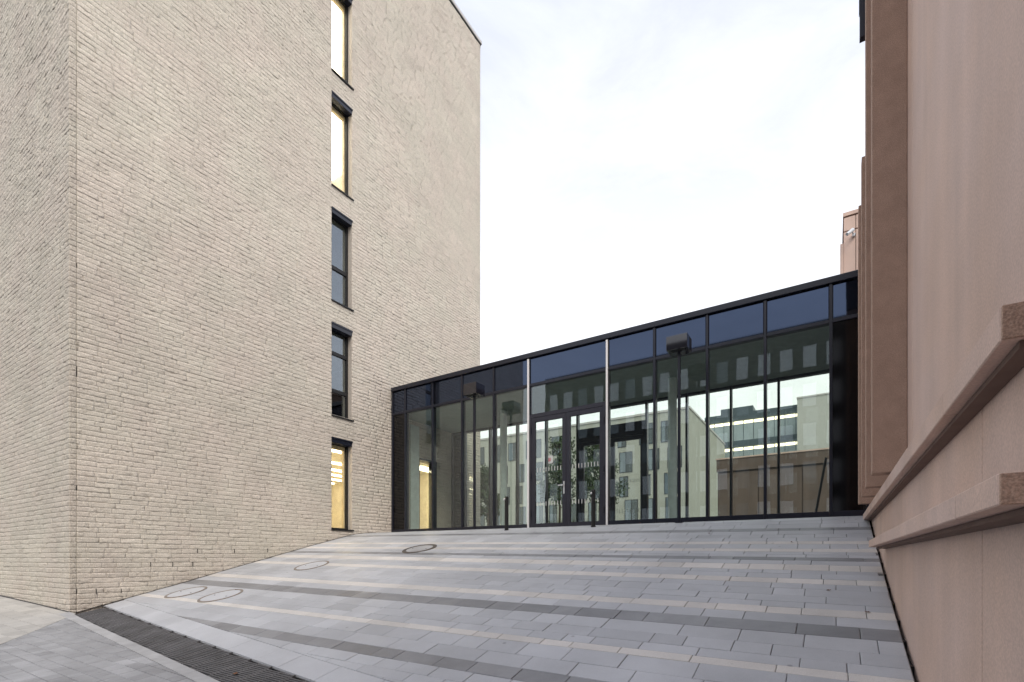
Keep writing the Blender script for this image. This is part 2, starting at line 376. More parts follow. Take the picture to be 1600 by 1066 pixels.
# drain: stepped cast grating panels
drain = thing('drainage_channel', (-11.4, gy(-11.4), zg(-11.4, gy(-11.4))), 'long dark slotted drain grating across the foot of the ramp', 'drain')
V, F = [], []
for i, x in enumerate(np.linspace(-11.95, .48, 30)):
    for yo in (-.255, .255): V.append((x, gy(x) + yo, zg(x, gy(x) + .01) - .06))
for i in range(29): F.append((2 * i, 2 * i + 2, 2 * i + 3, 2 * i + 1))
mesh('channel_bed', V, F, 'black', drain)
x = -11.75
while x < .45:
    x1 = x + .5; xm = (x + x1) / 2; yc = gy(xm); V, F = [], []
    def bar(xa, xb, ya, yb, h=.03):
        k = len(V)
        for dz in (-h, 0):
            for (px, py) in ((xa, ya), (xb, ya), (xb, yb), (xa, yb)): V.append((px, py, zg(px, gy(px) + .01) + (py - gy(px)) * .2 + .004 + dz))
        F.extend(tuple(k + i for i in f) for f in BF)
    for k in range(13):
        ya = yc - .225 + k * .0355; bar(x + .012, x1 - .012, ya, ya + .017)
    for xa in (x + .004, xm - .008, x1 - .02): bar(xa, xa + .016, yc - .232, yc + .232, .034)
    mesh('grating_panel', V, F, 'grate', drain, (xm, yc, zg(xm, yc + .01))); x = x1
# manholes with paved-in lids
for i, (mx, my, r, lab) in enumerate([(-7.82, 8.43, .385, 'round paved manhole lid farthest up the ramp, nearest the glazed doors'),
                                      (-9.60, 6.95, .36, 'round manhole lid with thin iron ring halfway up beside the brick wall'),
                                      (-10.82, 4.98, .36, 'left one of two manhole lids side by side low on the ramp'),
                                      (-9.54, 4.98, .37, 'right one of two manhole lids side by side low on the ramp')]):
    t = thing('manhole_cover', (mx, my, float(zr(mx, my))), lab, 'manhole', 'round manhole lids in the ramp paving')
    n = 40; V, F = [], []
    wid = .085 if i == 0 else .045
    for r2, dz in ((r, .001), (r, .010), (r - wid, .010), (r - wid, .0055)):
        for k in range(n):
            a = 2 * math.pi * k / n; X, Yy = mx + r2 * math.cos(a), my + r2 * math.sin(a); V.append((X, Yy, float(zr(X, Yy)) + dz))
    for j in range(3):
        for k in range(n): F.append((j * n + k, j * n + (k + 1) % n, (j + 1) * n + (k + 1) % n, (j + 1) * n + k))
    mesh('iron_ring', V, F, 'iron' if i < 1 else 'iron_pale', t)
    V = [(mx, my, float(zr(mx, my)) + .006)]
    for k in range(n):
        a = 2 * math.pi * k / n; X, Yy = mx + (r - wid + .001) * math.cos(a), my + (r - wid + .001) * math.sin(a); V.append((X, Yy, float(zr(X, Yy)) + .006))
    mesh('paved_infill', V, [(0, 1 + k, 1 + (k + 1) % n) for k in range(n)], 'paver_grey' if i != 0 else 'kerb', t, tint=1.12)
    for s in (-1, 1): lathe('lifting_hole', [(.018, float(zr(mx + s * .2, my)) - .01), (.018, float(zr(mx + s * .2, my)) + .008)], (mx + s * .2, my, 0), 'black', t, 10)

# ================================================================== BRICK BUILDING
bb = thing('brick_building', (-12, 3.518, -1.03), 'tall pale split-face brick building with one column of narrow windows', 'building')
XA, YB = -12.0, 3.518; TOP = 20.64; CH = .0972
WINS = [(.832, 3.45), (4.066, 6.709), (7.325, 9.966), (10.588, 13.245), (13.856, 16.5), (17.1, 19.76)]
WY0, WY1 = 9.33, 10.05; DY0, DY1, DZ = 12.92, 13.75, 3.41
wb = []
wb.append((XA - .32, XA - .014, YB + .015, WY0, -1.6, TOP)); wb.append((XA - .32, XA - .014, WY1, DY0, -1.6, TOP)); wb.append((XA - .32, XA - .014, DY1, 16.46, -1.6, TOP))
zz = -1.6
for (a, b) in WINS: wb.append((XA - .32, XA - .014, WY0, WY1, zz, a)); zz = b
wb.append((XA - .32, XA - .014, WY0, WY1, zz, TOP)); wb.append((XA - .32, XA - .014, DY0, DY1, -1.6, .80)); wb.append((XA - .32, XA - .014, DY0, DY1, DZ, TOP))
wb.append((-32, XA - .014, YB + .014, YB + .32, -1.6, TOP)); wb.append((-32, XA - .014, 16.15, 16.46, -1.6, TOP))
boxes('wall', wb, 'mortar', bb)
box('roof', -32, XA - .02, YB + .02, 16.455, TOP, TOP + .03, 'coping', bb)
boxes('coping', [(-32, XA + .05, YB - .05, YB + .35, TOP + .05, TOP + .17), (XA - .35, XA + .05, YB + .35, 16.52, TOP + .05, TOP + .17)], 'coping', bb)
boxes('coping_shadow_gap', [(XA - .3, XA + .022, YB - .02, 16.49, TOP - .012, TOP + .05)], 'black', bb)  # solid black strip painted in for the shadow gap under the coping
bricks = []      # (plane, u0, u1, w0, w1)
zc = -1.25
def split(iv, a, b):
    o = []
    for (p, q) in iv:
        if b <= p or a >= q: o.append((p, q))
        else:
            if a > p: o.append((p, a))
            if b < q: o.append((b, q))
    return o
while zc < TOP - .02:
    z1 = min(zc + CH, TOP - .012); zm = (zc + z1) / 2; lowj = .0006 if abs(zm - 4.10) > CH / 2 else .016
    iv = [(YB - .002, 3.610), (3.617, 16.465)]
    for (a, b) in WINS:
        if a - .005 < zm < b + .005: iv = split(iv, WY0, WY1)
    if zm < DZ and zm > .8: iv = split(iv, DY0, DY1)
    for (p, q) in iv:
        u = p - (random.uniform(0, .4) if q - p > .3 else 0)
        while u < q - .001:
            ln = random.choice([.24, .30, .36, .42, .50]) * random.uniform(.95, 1.05)
            if q - (u + ln) < .09: ln = q - u
            a, b = max(u, p), min(u + ln, q)
            if b - a > .015 and z1 > float(zr(-12, max(a, 3.6))) - .08: bricks.append((0, a, b, zc + lowj * .5, z1 - .0003))
            u += ln
    u = -22.5 - random.uniform(0, .4)
    while u < XA - .001 and zc < 15:
        ln = random.choice([.24, .30, .36, .42, .50]) * random.uniform(.95, 1.05)
        if XA - (u + ln) < .09: ln = XA - u
        if z1 > zst(u, 3.4) - .08: bricks.append((1, u, min(u + ln, XA), zc + lowj * .5, z1 - .0003))
        u += ln
    zc += CH
def brick_mesh(B, NU=14, NW=5):
    """rough split-face blocks: B (n,5) -> verts, quads, tint per vertex"""
    B = np.array(B, float); n = len(B)
    s = np.linspace(0, 1, NU); t = np.linspace(0, 1, NW)
    S, T = np.meshgrid(s, t); S = S.ravel(); T = T.ravel(); k = len(S)
    du = (B[:, 2] - B[:, 1])[:, None]; dw = (B[:, 4] - B[:, 3])[:, None]; gap = .0003
    U = B[:, 1][:, None] + gap + (du - 2 * gap) * S[None]; W = B[:, 3][:, None] + dw * T[None]
    edge = ((S == 0) | (S == 1) | (T == 0) | (T == 1)); inner = ~edge
    U[:, inner] += RNG.uniform(-1, 1, (n, inner.sum())) * du * .3 / NU; W[:, inner] += RNG.uniform(-1, 1, (n, inner.sum())) * dw * .3 / NW
    D = RNG.uniform(0, .0150, (n, k))
    D[:, edge] = RNG.uniform(.0045, .0095, (n, edge.sum()))
    ch = RNG.random((n, NW, NU)) < .045; ch[:, :, 1:] |= ch[:, :, :-1] & (RNG.random((n, NW, NU - 1)) < .6)      # chips knocked out of the face
    D -= np.where(ch.reshape(n, k), RNG.uniform(.004, .013, (n, k)), 0)
    D += RNG.normal(0, .0011, (n, 1)) + RNG.normal(0, .003, (n, 1)) * (S[None] - .5) + RNG.normal(0, .0028, (n, 1)) * (T[None] - .5)
    # skirt ring
    idx = [j * NU + i for j, i in [(0, i) for i in range(NU)]] + [j * NU + NU - 1 for j in range(1, NW)] + [(NW - 1) * NU + i for i in range(NU - 2, -1, -1)] + [j * NU for j in range(NW - 2, 0, -1)]
    m = len(idx); U2, W2 = U[:, idx], W[:, idx]; D2 = np.full((n, m), -.022)
    U, W, D = np.concatenate([U, U2], 1), np.concatenate([W, W2], 1), np.concatenate([D, D2], 1)
    pl = B[:, 0][:, None] == 0
    V = np.stack([np.where(pl, XA + D, U), np.where(pl, U, YB - D), W], -1)
    q = []
    for j in range(NW - 1):
        for i in range(NU - 1): q.append((j * NU + i, j * NU + i + 1, (j + 1) * NU + i + 1, (j + 1) * NU + i))
    for i in range(m): q.append((idx[(i + 1) % m], idx[i], k + i, k + (i + 1) % m))
    q = np.array(q); Q = (q[None] + (np.arange(n) * (k + m))[:, None, None]).reshape(-1, 4)
    tint = RNG.normal(1, .025, n)
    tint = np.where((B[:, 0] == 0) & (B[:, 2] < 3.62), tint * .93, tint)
    return V.reshape(-1, 3), Q, np.repeat(tint, k + m), k + m
def fast_mesh(name, V, Q, tint, m, parent, org):
    me = bpy.data.meshes.new(name); V = V - np.array(org)
    me.vertices.add(len(V)); me.vertices.foreach_set('co', V.astype(np.float32).ravel())
    me.loops.add(Q.size); me.loops.foreach_set('vertex_index', Q.astype(np.int32).ravel())
    me.polygons.add(len(Q)); me.polygons.foreach_set('loop_start', np.arange(0, Q.size, 4, dtype=np.int32)); me.polygons.foreach_set('loop_total', np.full(len(Q), 4, np.int32))
    me.update(calc_edges=True); at = me.attributes.new('tint', 'FLOAT', 'POINT'); at.data.foreach_set('value', tint.astype(np.float32))
    return link(name, me, m, parent, org)
def barea(b):
    p, a, c, w0, w1 = b
    return parea([(XA, a, w0), (XA, c, w0), (XA, c, w1), (XA, a, w1)] if p == 0 else [(a, YB, w0), (c, YB, w0), (c, YB, w1), (a, YB, w1)])
ar = np.array([barea(b) for b in bricks]); order = np.argsort(-ar)
big = [bricks[i] for i in order[:300]]; rest = [bricks[i] for i in order[300:]]
near = [b for b in rest if b[0] == 1 or b[1] < 10.2]; farb = [b for b in rest if not (b[0] == 1 or b[1] < 10.2)]
for b in big:
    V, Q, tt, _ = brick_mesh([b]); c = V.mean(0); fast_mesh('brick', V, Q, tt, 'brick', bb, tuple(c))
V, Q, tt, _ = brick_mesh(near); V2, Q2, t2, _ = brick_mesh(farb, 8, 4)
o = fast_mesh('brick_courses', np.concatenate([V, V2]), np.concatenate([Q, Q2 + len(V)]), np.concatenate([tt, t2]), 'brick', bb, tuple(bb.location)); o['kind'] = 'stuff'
for (yy, z) in [(3.915, -.629), (4.319, -.645), (4.834, -.12), (5.251, -.124), (5.656, -.128), (5.75, .172), (6.578, .182), (7.414, .209)]:
    box('weep_vent', XA - .01, XA + .016, yy - .006, yy + .006, z - .045, z + .045, 'black', bb)
V, F = [], []
for i, yy in enumerate(np.linspace(3.45, 11.55, 40)): V += [(XA - .01, yy, float(zr(-12, yy)) + .012), (XA + .034, yy, float(zr(-11.97, yy)) + .004)]
F = [(2 * i, 2 * i + 1, 2 * i + 3, 2 * i + 2) for i in range(39)]; k0 = len(V)
for i, xx in enumerate(np.linspace(-22.5, XA + .03, 30)): V += [(xx, YB - .038, zst(xx, YB - .04) + .004), (xx, YB + .01, zst(xx, YB) + .012)]
F += [(k0 + 2 * i, k0 + 2 * i + 2, k0 + 2 * i + 3, k0 + 2 * i + 1) for i in range(29)]
mesh('base_joint', V, F, 'black', bb)
# windows
for k, (a, b) in enumerate(WINS):
    fx = XA - .17
    bars = [(fx - .07, fx, WY0, WY0 + .06, a, b), (fx - .07, fx, WY1 - .06, WY1, a, b), (fx - .07, fx, WY0 + .06, WY1 - .06, a, a + .06), (fx - .07, fx, WY0 + .06, WY1 - .06, b - .16, b)]
    if k == 1:
        for zz in (a + .78, a + 1.86): bars.append((fx - .06, fx + .004, WY0 + .06, WY1 - .06, zz - .05, zz + .05))
    if k == 2: bars.append((fx - .06, fx + .004, WY0 + .06, WY1 - .06, a + 1.02, a + 1.12))
    wn = boxes('window', bars, 'black', bb, (fx, (WY0 + WY1) / 2, a))
    box('pane', fx - .045, fx - .03, WY0 + .05, WY1 - .05, a + .05, b - .15, 'glass_bright' if k in (0, 3, 4) else 'glass_window', wn)
    box('window_sill', XA - .17, XA + .045, WY0 - .01, WY1 + .045, a - .022, a + .012, 'black', wn)
    boxes('blind_box', [(XA - .15, XA + .012, WY0 + .005, WY1 - .005, b - .15, b - .04), (XA - .16, XA + .03, WY0 - .005, WY1 + .012, b - .04, b + .004)], 'frame', wn)
    boxes('inner_frame', [(fx - .16, fx - .071, WY1 - .10, WY1 - .001, a + .01, b - .13), (fx - .16, fx - .071, WY0 + .001, WY1 - .10, b - .26, b - .13)], 'wood', wn)
    # the room behind
    if k > 0:
        lit = k in (3, 4); rx0, ry0, ry1, rz0, rz1 = -16.2, 7.6, 12.2, a - .35, b + .12
        V = bv((rx0, XA - .322, ry0, ry1, rz0, rz1)); F = [tuple(reversed(f)) for f in BF if f != (1, 2, 6, 5)]
        rm = mesh('room', V, F, 'inner_wall' if lit else 'darkwall', bb, (rx0, ry0, rz0))  # unlit rooms: their gloom is put into the wall colour
        if lit: box('ceiling_lamp', -15.6, -12.5, 8.2, 11.6, rz1 - .06, rz1 - .01, 'lamp_white', rm)
        elif k == 1: lathe('reflection_globe', [(.005, 5.72), (.09, 5.76), (.11, 5.84), (.09, 5.92), (.005, 5.96)], (-13.2, 9.95, 0), 'lamp_far', rm, 12)  # added glowing globe, imitates a soft light spot reflected in the pane
V = bv((-20.4, XA - .322, 7.4, 15.6, .79, 3.47)); F = [tuple(reversed(f)) for f in BF if f != (1, 2, 6, 5)]
hall = mesh('entrance_hall', V, F, 'inner_wall', bb, (-16, 11, .79))
for xx, ww in ((-13.3, .5), (-15.2, .16), (-16.4, .14), (-17.4, .12), (-18.4, .12), (-19.4, .12)): box('strip_lamp', xx - ww / 2, xx + ww / 2, 7.8, 15.2, 3.42, 3.455, 'lamp_warm', hall)
box('hall_door', -20.36, -20.3, 13.2, 15.0, .80, 3.0, 'wood', hall)
box('wood_panel', -14.6, -14.5, 14.0, 15.55, .80, 3.40, 'wood', hall)
# doorway frame from the glazed link into the hall, with its pale side panel
dr = boxes('doorway', [(XA - .30, XA + .03, DY0 - .05, DY0, .82, DZ + .05), (XA - .30, XA + .03, DY1, DY1 + .05, .82, DZ + .05), (XA - .30, XA + .03, DY0, DY1, DZ - .02, DZ + .05)], 'frame', bb)
box('side_panel', XA + .022, XA + .06, 12.45, 12.86, .82, 4.5, 'pale_panel', dr)

# ================================================================== GLAZED LINK
YL, YF = 11.64, 14.75; ZB, ZT, ZS, ZD = .80, 5.34, 4.62, 3.83
lk = thing('glazed_link', (-5.7, YL, ZB), 'single-storey dark framed glass entrance link between the two buildings', 'building')
MX = [-11.985, -11.39, -10.26, -9.13, -8.01, -6.87, -4.65, -3.50, -2.34, -1.20, -.05, .56]
box('floor_slab', -11.97, .56, YL + .02, YF + .1, ZB - .45, ZB - .004, 'floor_in', lk)
box('roof_slab', -11.965, .555, YL + .10, YF - .06, ZS + .03, ZT - .01, 'ceiling', lk)
box('roof_fascia', -11.96, .555, YL - .07, YL + .12, ZT, ZT + .125, 'frame', lk, .006)
box('roof_top', -11.955, .55, YL + .125, YF + .05, ZT + .005, ZT + .09, 'asphalt', lk)
for side, y in (('front', YL), ('far', YF)):
    sg = 1 if side == 'front' else -1
    gl = 'glass' if side == 'front' else 'glass_far'
    for i, x in enumerate(MX):
        if i in (0,): xx0, xx1 = x, x + .07
        elif i == len(MX) - 1: xx0, xx1 = x - .05, x
        else: xx0, xx1 = x - .028, x + .028
        ya, yb = sorted((y - sg * .03, y + sg * .13))
        box('mullion', xx0, xx1, ya, yb, ZB, ZT - .002, 'frame', lk, .003)
    for i in range(len(MX) - 1):
        a, b = MX[i] + (.07 if i == 0 else .028), MX[i + 1] - (.05 if i == len(MX) - 2 else .028)
        ya, yb = sorted((y - sg * .026, y + sg * .11))
        box('transom', a + .001, b - .001, ya, yb, ZS - .035, ZS + .035, 'frame', lk, .003)
        yp, yq = sorted((y + sg * .004, y + sg * .05))
        box('spandrel_panel', a + .012, b - .012, yp, yq, ZS + .045, ZT - .022, 'spandrel', lk)
        if i == 5: continue
        box('base_rail', a + .001, b - .001, ya, yb, ZB, ZB + .12, 'frame', lk, .003)
        if i in (0, len(MX) - 2):
            box('opaque_panel', a + .002, b - .002, yp, yq, ZB + .12, ZS - .036, 'panel_black', lk); continue
        yp, yq = sorted((y + sg * .012, y + sg * .024))
        box('glass_pane', a + .002, b - .002, yp, yq, ZB + .12, ZS - .036, gl, lk)
    # double door
    a, b = MX[5] + .028, MX[6] - .028; xm = (a + b) / 2
    ya, yb = sorted((y - sg * .035, y + sg * .10)); ZDh = ZD if side == 'front' else 4.08
    h = .10 if side == 'front' else .40
    boxes('door_frame', [(a, a + .06, ya, yb, ZB, ZDh), (b - .06, b, ya, yb, ZB, ZDh), (a + .06, b - .06, ya, yb, ZDh - h, ZDh)], 'frame_blue', lk, None, .003)
    yp, yq = sorted((y + sg * .012, y + sg * .024)); box('glass_pane', a, b, yp, yq, ZDh + .002, ZS - .036, gl, lk)
    for s in (0, 1):
        p, q = (a + .063, xm - .004) if s == 0 else (xm + .004, b - .063)
        ya, yb = sorted((y - sg * .028, y + sg * .045)); zt = ZDh - h - .006; st = .105
        lf = boxes('door_leaf', [(p, p + st, ya, yb, ZB + .012, zt), (q - st, q, ya, yb, ZB + .012, zt), (p + st, q - st, ya, yb, ZB + .012, ZB + .125), (p + st, q - st, ya, yb, zt - .11, zt)], 'frame_blue', lk, ((p + q) / 2, y, ZB))
        box('door_glass', p + st - .004, q - st + .004, *sorted((y + sg * .004, y + sg * .016)), ZB + .122, zt - .107, gl, lf)
        dm = bpy.data.meshes.new('glass_marking'); dm.from_pydata(bv((-.009, .009, -.0008, .0008, -.055, .055)), [], BF)
        for zz in (2.34, 1.44):
            for k in range(9): link('glass_marking', dm, 'marking', lf, (p + st + .06 + (q - p - 2 * st - .12) * k / 8, y + sg * .002, zz))
        for zz in (1.1, 2.1, 3.3):
            hx = p - .01 if s == 0 else q + .01
            lathe('hinge', [(.016, zz), (.016, zz + .16)], (hx, y - sg * .045, 0), 'frame', lf, 8)
        if s == 0 and side == 'front':
            boxes('handle', [(q - .075, q - .035, y - .036, y - .029, 1.66, 1.98), (q - .062, q - .048, y - .085, y - .036, 1.865, 1.89), (q - .20, q - .048, y - .092, y - .078, 1.862, 1.893)], 'steel', lf)
for x in (MX[5], MX[6]): boxes('vertical_trim', [(x - .022, x + .022, YL - .062, YL - .032, ZB + .01, ZT - .03)], 'white_trim', lk, (x, YL - .05, ZB))
for (x, y) in ((-8.75, 13.25), (-3.52, 13.25)): lathe('column', [(.11, ZB), (.11, ZS + .03)], (x, y, 0), 'pale_panel', lk, 24)
# a dark prop leaning in the last clear bay
t = tag(tube('leaning_prop', (-.42, 14.3, .80), (-.16, 14.45, 2.45), .028, .028, 'black'), 'thin dark pole leaning diagonally behind the glass by the stone wall', 'pole')

# ================================================================== STONE BUILDING (right)
sb = thing('stone_building', (.53, 2.0, -1.8), 'pink stone clad building with projecting ledges and upright fins', 'building')
box('wall_core', .62, 14, -6, 11.55, -2.6, 9.2, 'pink_dark', sb)
for (a, b) in ((-5.9, 2.870), (2.886, 11.5)): box('wall_panel', .53, .617, a, b, -2.6, .652, 'pink', sb, .003)
for (a, b) in ((-5.9, -.2), (-.19, 5.492), (5.506, 11.5)): box('wall_panel', .567, .616, a, b, .70, 9.2, 'pink', sb, .003)
for (a, b) in ((1.804, 2.340), (2.353, 7.60)): 
    o = box('lower_ledge', .362, .528, a, b, .139, .224, 'pink', sb, .004)
for (a, b) in ((2.081, 3.02), (3.028, 6.012), (6.03, 7.02), (7.04, 8.16), (8.18, 9.292), (9.31, 10.6)):
    box('upper_ledge', .4226, .565, a, b, .656, .762, 'pink', sb, .004)
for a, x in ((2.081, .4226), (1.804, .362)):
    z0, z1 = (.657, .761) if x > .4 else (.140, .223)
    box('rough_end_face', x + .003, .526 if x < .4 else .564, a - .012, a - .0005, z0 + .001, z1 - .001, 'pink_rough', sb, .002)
boxes('drip_profile', [(.47, .528, 2.1, 10.6, .632, .654), (.43, .527, 1.83, 7.5, .118, .137)], 'pink_dark', sb)
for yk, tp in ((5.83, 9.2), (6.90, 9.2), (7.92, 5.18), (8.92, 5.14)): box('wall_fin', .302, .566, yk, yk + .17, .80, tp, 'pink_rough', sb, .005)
boxes('louvre_box', [(.268, .56, 7.55, 7.64, 6.42, 7.9), (.262, .267, 7.56, 7.64, 6.75, 7.9)], 'frame', sb)
boxes('base_seal', [(.502, .528, 2.0 + .5 * i, 2.5 + .5 * i, float(zr(.5, 2.25 + .5 * i)) - .25, min(float(zr(.5, 2.0 + .5 * i)), float(zr(.5, 2.5 + .5 * i))) - .02) for i in range(19)], 'black', sb)
tw = thing('stone_tower', (1.5, 17, .62), 'far pink stone block rising behind the glazed roof', 'building')
box('wall', .26, 6, 17.03, 24, .62, 9.60, 'pink_dark', tw)
for (x0, x1) in ((.232, .505), (.520, 1.6)):
    for (z0, z1) in ((.62, 9.16), (9.19, 9.56)): box('wall_panel', x0, x1, 16.99, 17.028, z0, z1, 'pink', tw, .003)
box('coping', .215, 6.0, 16.97, 24.1, 9.60, 9.70, 'pink', tw); box('wall_fin', .150, .226, 16.95, 17.3, .62, 8.84, 'pink', tw, .003)
cc = thing('security_camera', (.44, 16.98, 8.95), 'small pale grey security camera on the far pink stone block', 'camera')
box('bracket', .43, .50, 16.90, 16.985, 8.95, 9.02, 'cctv', cc); tube('arm', (.46, 16.92, 9.0), (.40, 16.72, 9.02), .018, .018, 'cctv', cc)
V = []
tube('housing', (.44, 16.74, 9.03), (.30, 16.60, 8.88), .05, .042, 'cctv', cc, 12)

# ================================================================== STREET FURNITURE
for (x, y, lab) in ((-6.70, 10.28, 'slim black bollard in front of the glazing beside the left door leaf'), (-4.51, 10.45, 'slim black bollard standing in front of the right door leaf')):
    z = float(zr(x, y)); t = thing('bollard', (x, y, z), lab, 'bollard', 'black bollards at the entrance')
    lathe('post', [(.058, z - .02), (.058, z + .012), (.047, z + .012), (.047, z + .80), (.042, z + .815), (.0, z + .815)], (x, y, 0), 'black', t, 20)
    lathe('push_button', [(.02, -.075), (.026, -.07), (.026, -.045)], (x - .028, y, z + .74), 'steel', t, 12, 'y')
for (x, dx, lab) in ((-8.03, 0, 'thin post with square box lamp head near the brick building'), (-2.72, 0, 'thin post with square box lamp head right of the entrance doors')):
    y = 10.76; z = float(zr(x, y)); t = thing('box_lamp_post', (x, y, z), lab, 'lamp post', 'box-headed lamp posts at the glazing')
    box('post', x - .026, x + .026, y - .03, y + .03, z - .02, 4.302, 'frame', t, .003)
    box('base_plate', x - .07, x + .07, y - .07, y + .07, z - .005, z + .012, 'frame', t)
    box('lamp_head', x - .21, x + .21, y - .21, y + .18, 4.302, 4.588, 'lampbox', t, .004)
    box('lamp_lens', x - .15, x + .15, y - .15, y - .04, 4.296, 4.304, 'black', t)
# a few fallen leaves
for i, (x, y) in enumerate([(-5.45, 3.0), (-1.9, 9.6), (-.55, 8.95), (.28, 6.1), (-3.6, 10.9), (-9.6, 5.3), (-.05, 6.75)]):
    z = zg(x, y) + .006; s = .05 if i == 0 else .028
    V = [(x + s * c * math.cos(i) - s * d * math.sin(i), y + s * c * math.sin(i) + s * d * math.cos(i), z + h) for (c, d, h) in ((-1, 0, .004), (-.3, -.5, .012), (.4, -.42, .004), (1, 0, .018), (.4, .42, .006), (-.3, .5, .016))]
    where = ['on the drain grating', 'high on the middle of the ramp', 'high on the ramp towards the stone wall', 'on a pale stripe close to the stone wall', 'by the foot of the glazing', 'beside the twin manhole lids', 'on grey slabs towards the stone wall'][i]
    tag(mesh('fallen_leaf', V, [(0, 1, 2, 3), (0, 3, 4, 5)], 'brown_leaf'), 'small curled brown leaf lying ' + where, 'leaf', 'fallen leaves on the paving')

# ================================================================== BEYOND THE LINK
cb = thing('cream_building', (-30, 62, .62), 'long cream rendered building with scattered tall windows beyond the link', 'building')
CY = 62.0; CX0, CX1 = -52, -14.5; CT = 17.85
box('wall', CX0, CX1, CY, CY + 24, .6, CT, 'cream', cb); box('roof_edge', CX0 - .1, CX1 + .1, CY - .12, CY + 24, CT + .003, CT + .25, 'coping', cb)
def window_unit(name, mats, wd, ht, n):
    """one shared mesh: frame + panes set into it (facing -y), origin at the sill centre"""
    V, F, M = [], [], []
    def ad(b, mi):
        k = len(V); V.extend(bv(b)); F.extend(tuple(k + i for i in f) for f in BF); M.extend([mi] * 6)
    t = .06
    ad((-wd / 2, -wd / 2 + t, -.05, .1, 0, ht), 0); ad((wd / 2 - t, wd / 2, -.05, .1, 0, ht), 0); ad((-wd / 2 + t, wd / 2 - t, -.05, .1, 0, t), 0); ad((-wd / 2 + t, wd / 2 - t, -.05, .1, ht - t, ht), 0)
    for k in range(1, n): x = -wd / 2 + wd * k / n; ad((x - t / 2, x + t / 2, -.045, .1, t, ht - t), 0)
    fm = bpy.data.meshes.new(name); fm.from_pydata(V, [], F); fm.materials.append(MT[mats[0]])
    ps = []
    for k in range(n):
        x0 = -wd / 2 + wd * k / n + t / 2; x1 = -wd / 2 + wd * (k + 1) / n - t / 2
        pm = bpy.data.meshes.new('pane'); pm.from_pydata(bv((x0, x1, -.02, .02, t, ht - t)), [], BF); pm.materials.append(MT[mats[1 + k % (len(mats) - 1)]]); ps.append(pm)
    return fm, ps
def place_window(unit, x, y, z, parent, rz=0):
    o = bpy.data.objects.new('window', unit[0]); COL.objects.link(o); o.parent = parent; o.location = Vector((x, y, z)) - parent.location; o.rotation_euler.z = rz
    for pm in unit[1]:
        p = bpy.data.objects.new('pane', pm); COL.objects.link(p); p.parent = o
wu1 = window_unit('window', ('frame', 'pane_blue', 'pane_dark'), 1.15, 2.6, 2); wu3 = window_unit('window', ('frame', 'pane_dark', 'pane_blue', 'pane_dark'), 2.5, 2.6, 3); wu2 = window_unit('window', ('frame', 'pane_blue', 'pane_dark'), 1.7, 2.6, 2)
for r, zb in enumerate((14.2, 10.95, 7.85, 4.85, 1.75)):
    x = CX0 + 1.3 + (r % 2) * .9 + .3 * r
    while x < CX1 - 1.6:
        u = random.choice([wu1, wu1, wu2, wu3]); wd = {id(wu1): 1.15, id(wu2): 1.7, id(wu3): 2.5}[id(u)]
        if x + wd < CX1 - .6: place_window(u, x + wd / 2, CY - .01, zb, cb)
        x += wd + random.choice([1.0, 1.3, 1.7])
box('banner', -34.1, -32.7, CY - .16, CY - .13, 13.15, 14.25, 'banner', cb)
box('banner_print', -33.8, -33.0, CY - .175, CY - .162, 13.45, 13.95, 'banner_red', cb)
rb = thing('ribbon_window_building', (-10, 85, .62), 'far office building with lit ribbon windows and dark roof storey', 'building')
RYY = 85.0; RX0, RX1 = -17.5, -4.45
box('wall', RX0, RX1, RYY + .5, RYY + 14, .6, 22.4, 'slate', rb); box('roof_edge', RX0, RX1, RYY, RYY + 14.2, 21.45, 22.6, 'slate', rb); box('plant_room', -15.6, -10.8, RYY + 3, RYY + 9, 22.6, 24.3, 'slate', rb)
for r in range(5):
    zt = 21.44 - r * 4.12
    box('floor_band', RX0, RX1, RYY - .02, RYY + .5, zt - 4.12, zt - 3.15, 'slate', rb)
    x = RX0
    while x < RX1 - .1:
        x1 = min(x + 1.42, RX1); box('pane', x + .04, x1 - .04, RYY + .30, RYY + .36, zt - 3.15, zt - .55, 'pane_painted_sky', rb)
        box('ceiling_lamp', x + .06, x1 - .06, RYY + .30, RYY + .38, zt - .5, zt - .08, 'lamp_far', rb); x = x1
box('end_block', -4.44, 8, RYY - 2, RYY + 14, .6, 22.9, 'palebrick', rb); box('end_coping', -4.5, 8, RYY - 2.1, RYY + 14, 22.903, 23.1, 'coping', rb)
bw = thing('brown_courtyard_building', (-2, 38, .62), 'low brown walled building across the courtyard behind the glass', 'building')
box('wall', -6.95, 9, 38.1, 50, .6, 6.8, 'brownwall', bw)
for i in range(6): box('wall_panel', -6.9 + i * 2.6, -6.9 + (i + 1) * 2.6 - .05, 38.0, 38.09, .6, 6.0, 'brownwall', bw)
box('parapet', -7.0, 9, 37.9, 50.1, 6.12, 6.95, 'brownwall', bw); box('coping', -7.05, 9, 37.85, 50.2, 6.953, 7.05, 'pink', bw)
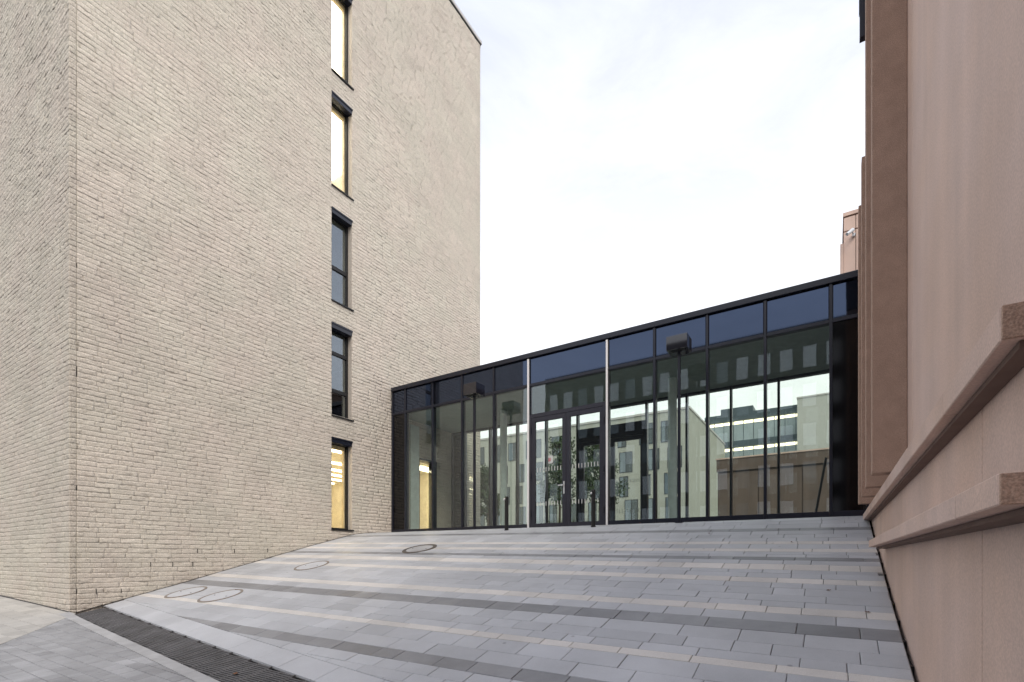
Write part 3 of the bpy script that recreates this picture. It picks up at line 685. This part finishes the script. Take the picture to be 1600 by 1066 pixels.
# courtyard trees
def tree(x, y, z, h, rad, lab, seed, trunk=.07, ratio=1.3):
    rr = random.Random(seed); t = thing('courtyard_tree', (x, y, z), lab, 'tree', 'young courtyard trees')
    V, F = [], []
    def limb(p, q, r0, r1, n=7):
        p, q = Vector(p), Vector(q); d = (q - p).normalized(); a = d.orthogonal().normalized(); b = d.cross(a); k = len(V)
        for c, r in ((p, r0), (q, r1)):
            for i in range(n): an = 2 * math.pi * i / n; V.append(tuple(c + a * r * math.cos(an) + b * r * math.sin(an)))
        F.extend((k + i, k + (i + 1) % n, k + n + (i + 1) % n, k + n + i) for i in range(n))
    tips = []; th = h * .42
    limb((x, y, z), (x + .04, y, z + th), trunk, trunk * .75); limb((x + .04, y, z + th), (x, y, z + h * .95), trunk * .75, .012)
    for k in range(16):
        a = rr.uniform(0, 6.28); zz = z + th * .8 + (h * .95 - th * .8) * k / 16; ln = rad * (1 - .55 * k / 16) * rr.uniform(.7, 1.1)
        e = (x + math.cos(a) * ln, y + math.sin(a) * ln, zz + ln * .8); limb((x + .02, y, zz), e, trunk * .35, .008, 5); tips.append((e, (x, y, zz)))
    mesh('trunk', V, F, 'bark', t)
    LV, LF = [], []
    for e, s in tips:
        for c in range(7):
            f = rr.uniform(.35, 1.1); cc_ = [s[i] + (e[i] - s[i]) * f + rr.gauss(0, .13 * rad) for i in range(3)]
            for m in range(26):
                p = Vector([cc_[i] + rr.gauss(0, .14 * rad) for i in range(3)]); sz = rr.uniform(.05, .10)
                u = Vector((rr.gauss(0, 1), rr.gauss(0, 1), rr.gauss(0, 1))).normalized(); v = u.orthogonal().normalized() * .55; k = len(LV)
                LV.extend(tuple(p + q) for q in (-u * sz, v * sz, u * sz, -v * sz)); LF.append((k, k + 1, k + 2, k + 3))
    mesh('crown', LV, LF, 'leaf', t)
tree(-12.3, 24.0, .62, 6.0, 1.0, 'leafy young tree seen through the left door leaf', 1)
tree(-10.25, 24.5, .62, 5.6, 1.1, 'leafy young tree seen through the right door leaf', 2)
tree(-15.9, 22.5, .62, 4.2, .8, 'small tree seen through the glazing beside the brick wall', 3)
t = thing('planter_hedge', (-11.4, 21, .62), 'low dark planter with upright grassy plants behind the doors', 'planter')
box('planter', -12.6, -9.2, 20.7, 21.3, .62, 1.25, 'black', t, .02)
LV, LF = [], []
for k in range(700):
    x, y = random.uniform(-12.5, -9.3), random.uniform(20.75, 21.25); h = random.uniform(.25, .8); a = random.gauss(0, .12); b = random.gauss(0, .12); n = len(LV)
    LV += [(x - .012, y, 1.24), (x + .012, y, 1.24), (x + a, y + b, 1.24 + h)]; LF.append((n, n + 1, n + 2))
mesh('grass_blades', LV, LF, 'leaf', t)

# ================================================================== BEHIND THE CAMERA (seen mirrored in the glazing)
ob = thing('opposite_building', (-10, -28, -2), 'dark office building across the street, mirrored in the glazing', 'building')
box('wall', -28.2, 14, -44, -28.12, -3, 20.7, 'darkwall', ob)
ow = [window_unit('window', ('frame', 'blind'), 1.15, 2.1, 1), window_unit('window', ('frame', 'pane_blue'), 1.15, 2.1, 1)]
for r in range(6):
    for c in range(23):
        place_window(ow[0] if random.random() < .6 else ow[1], -27 + c * 1.8, -28.07, 16.7 - r * 3.4, ob, math.pi)
# ------------------------------------------------------------------ lift everything so that the street lies near z = 0
for o in SC.objects:
    if o.parent is None and o.type in ('MESH', 'EMPTY'): o.location.z += Z0
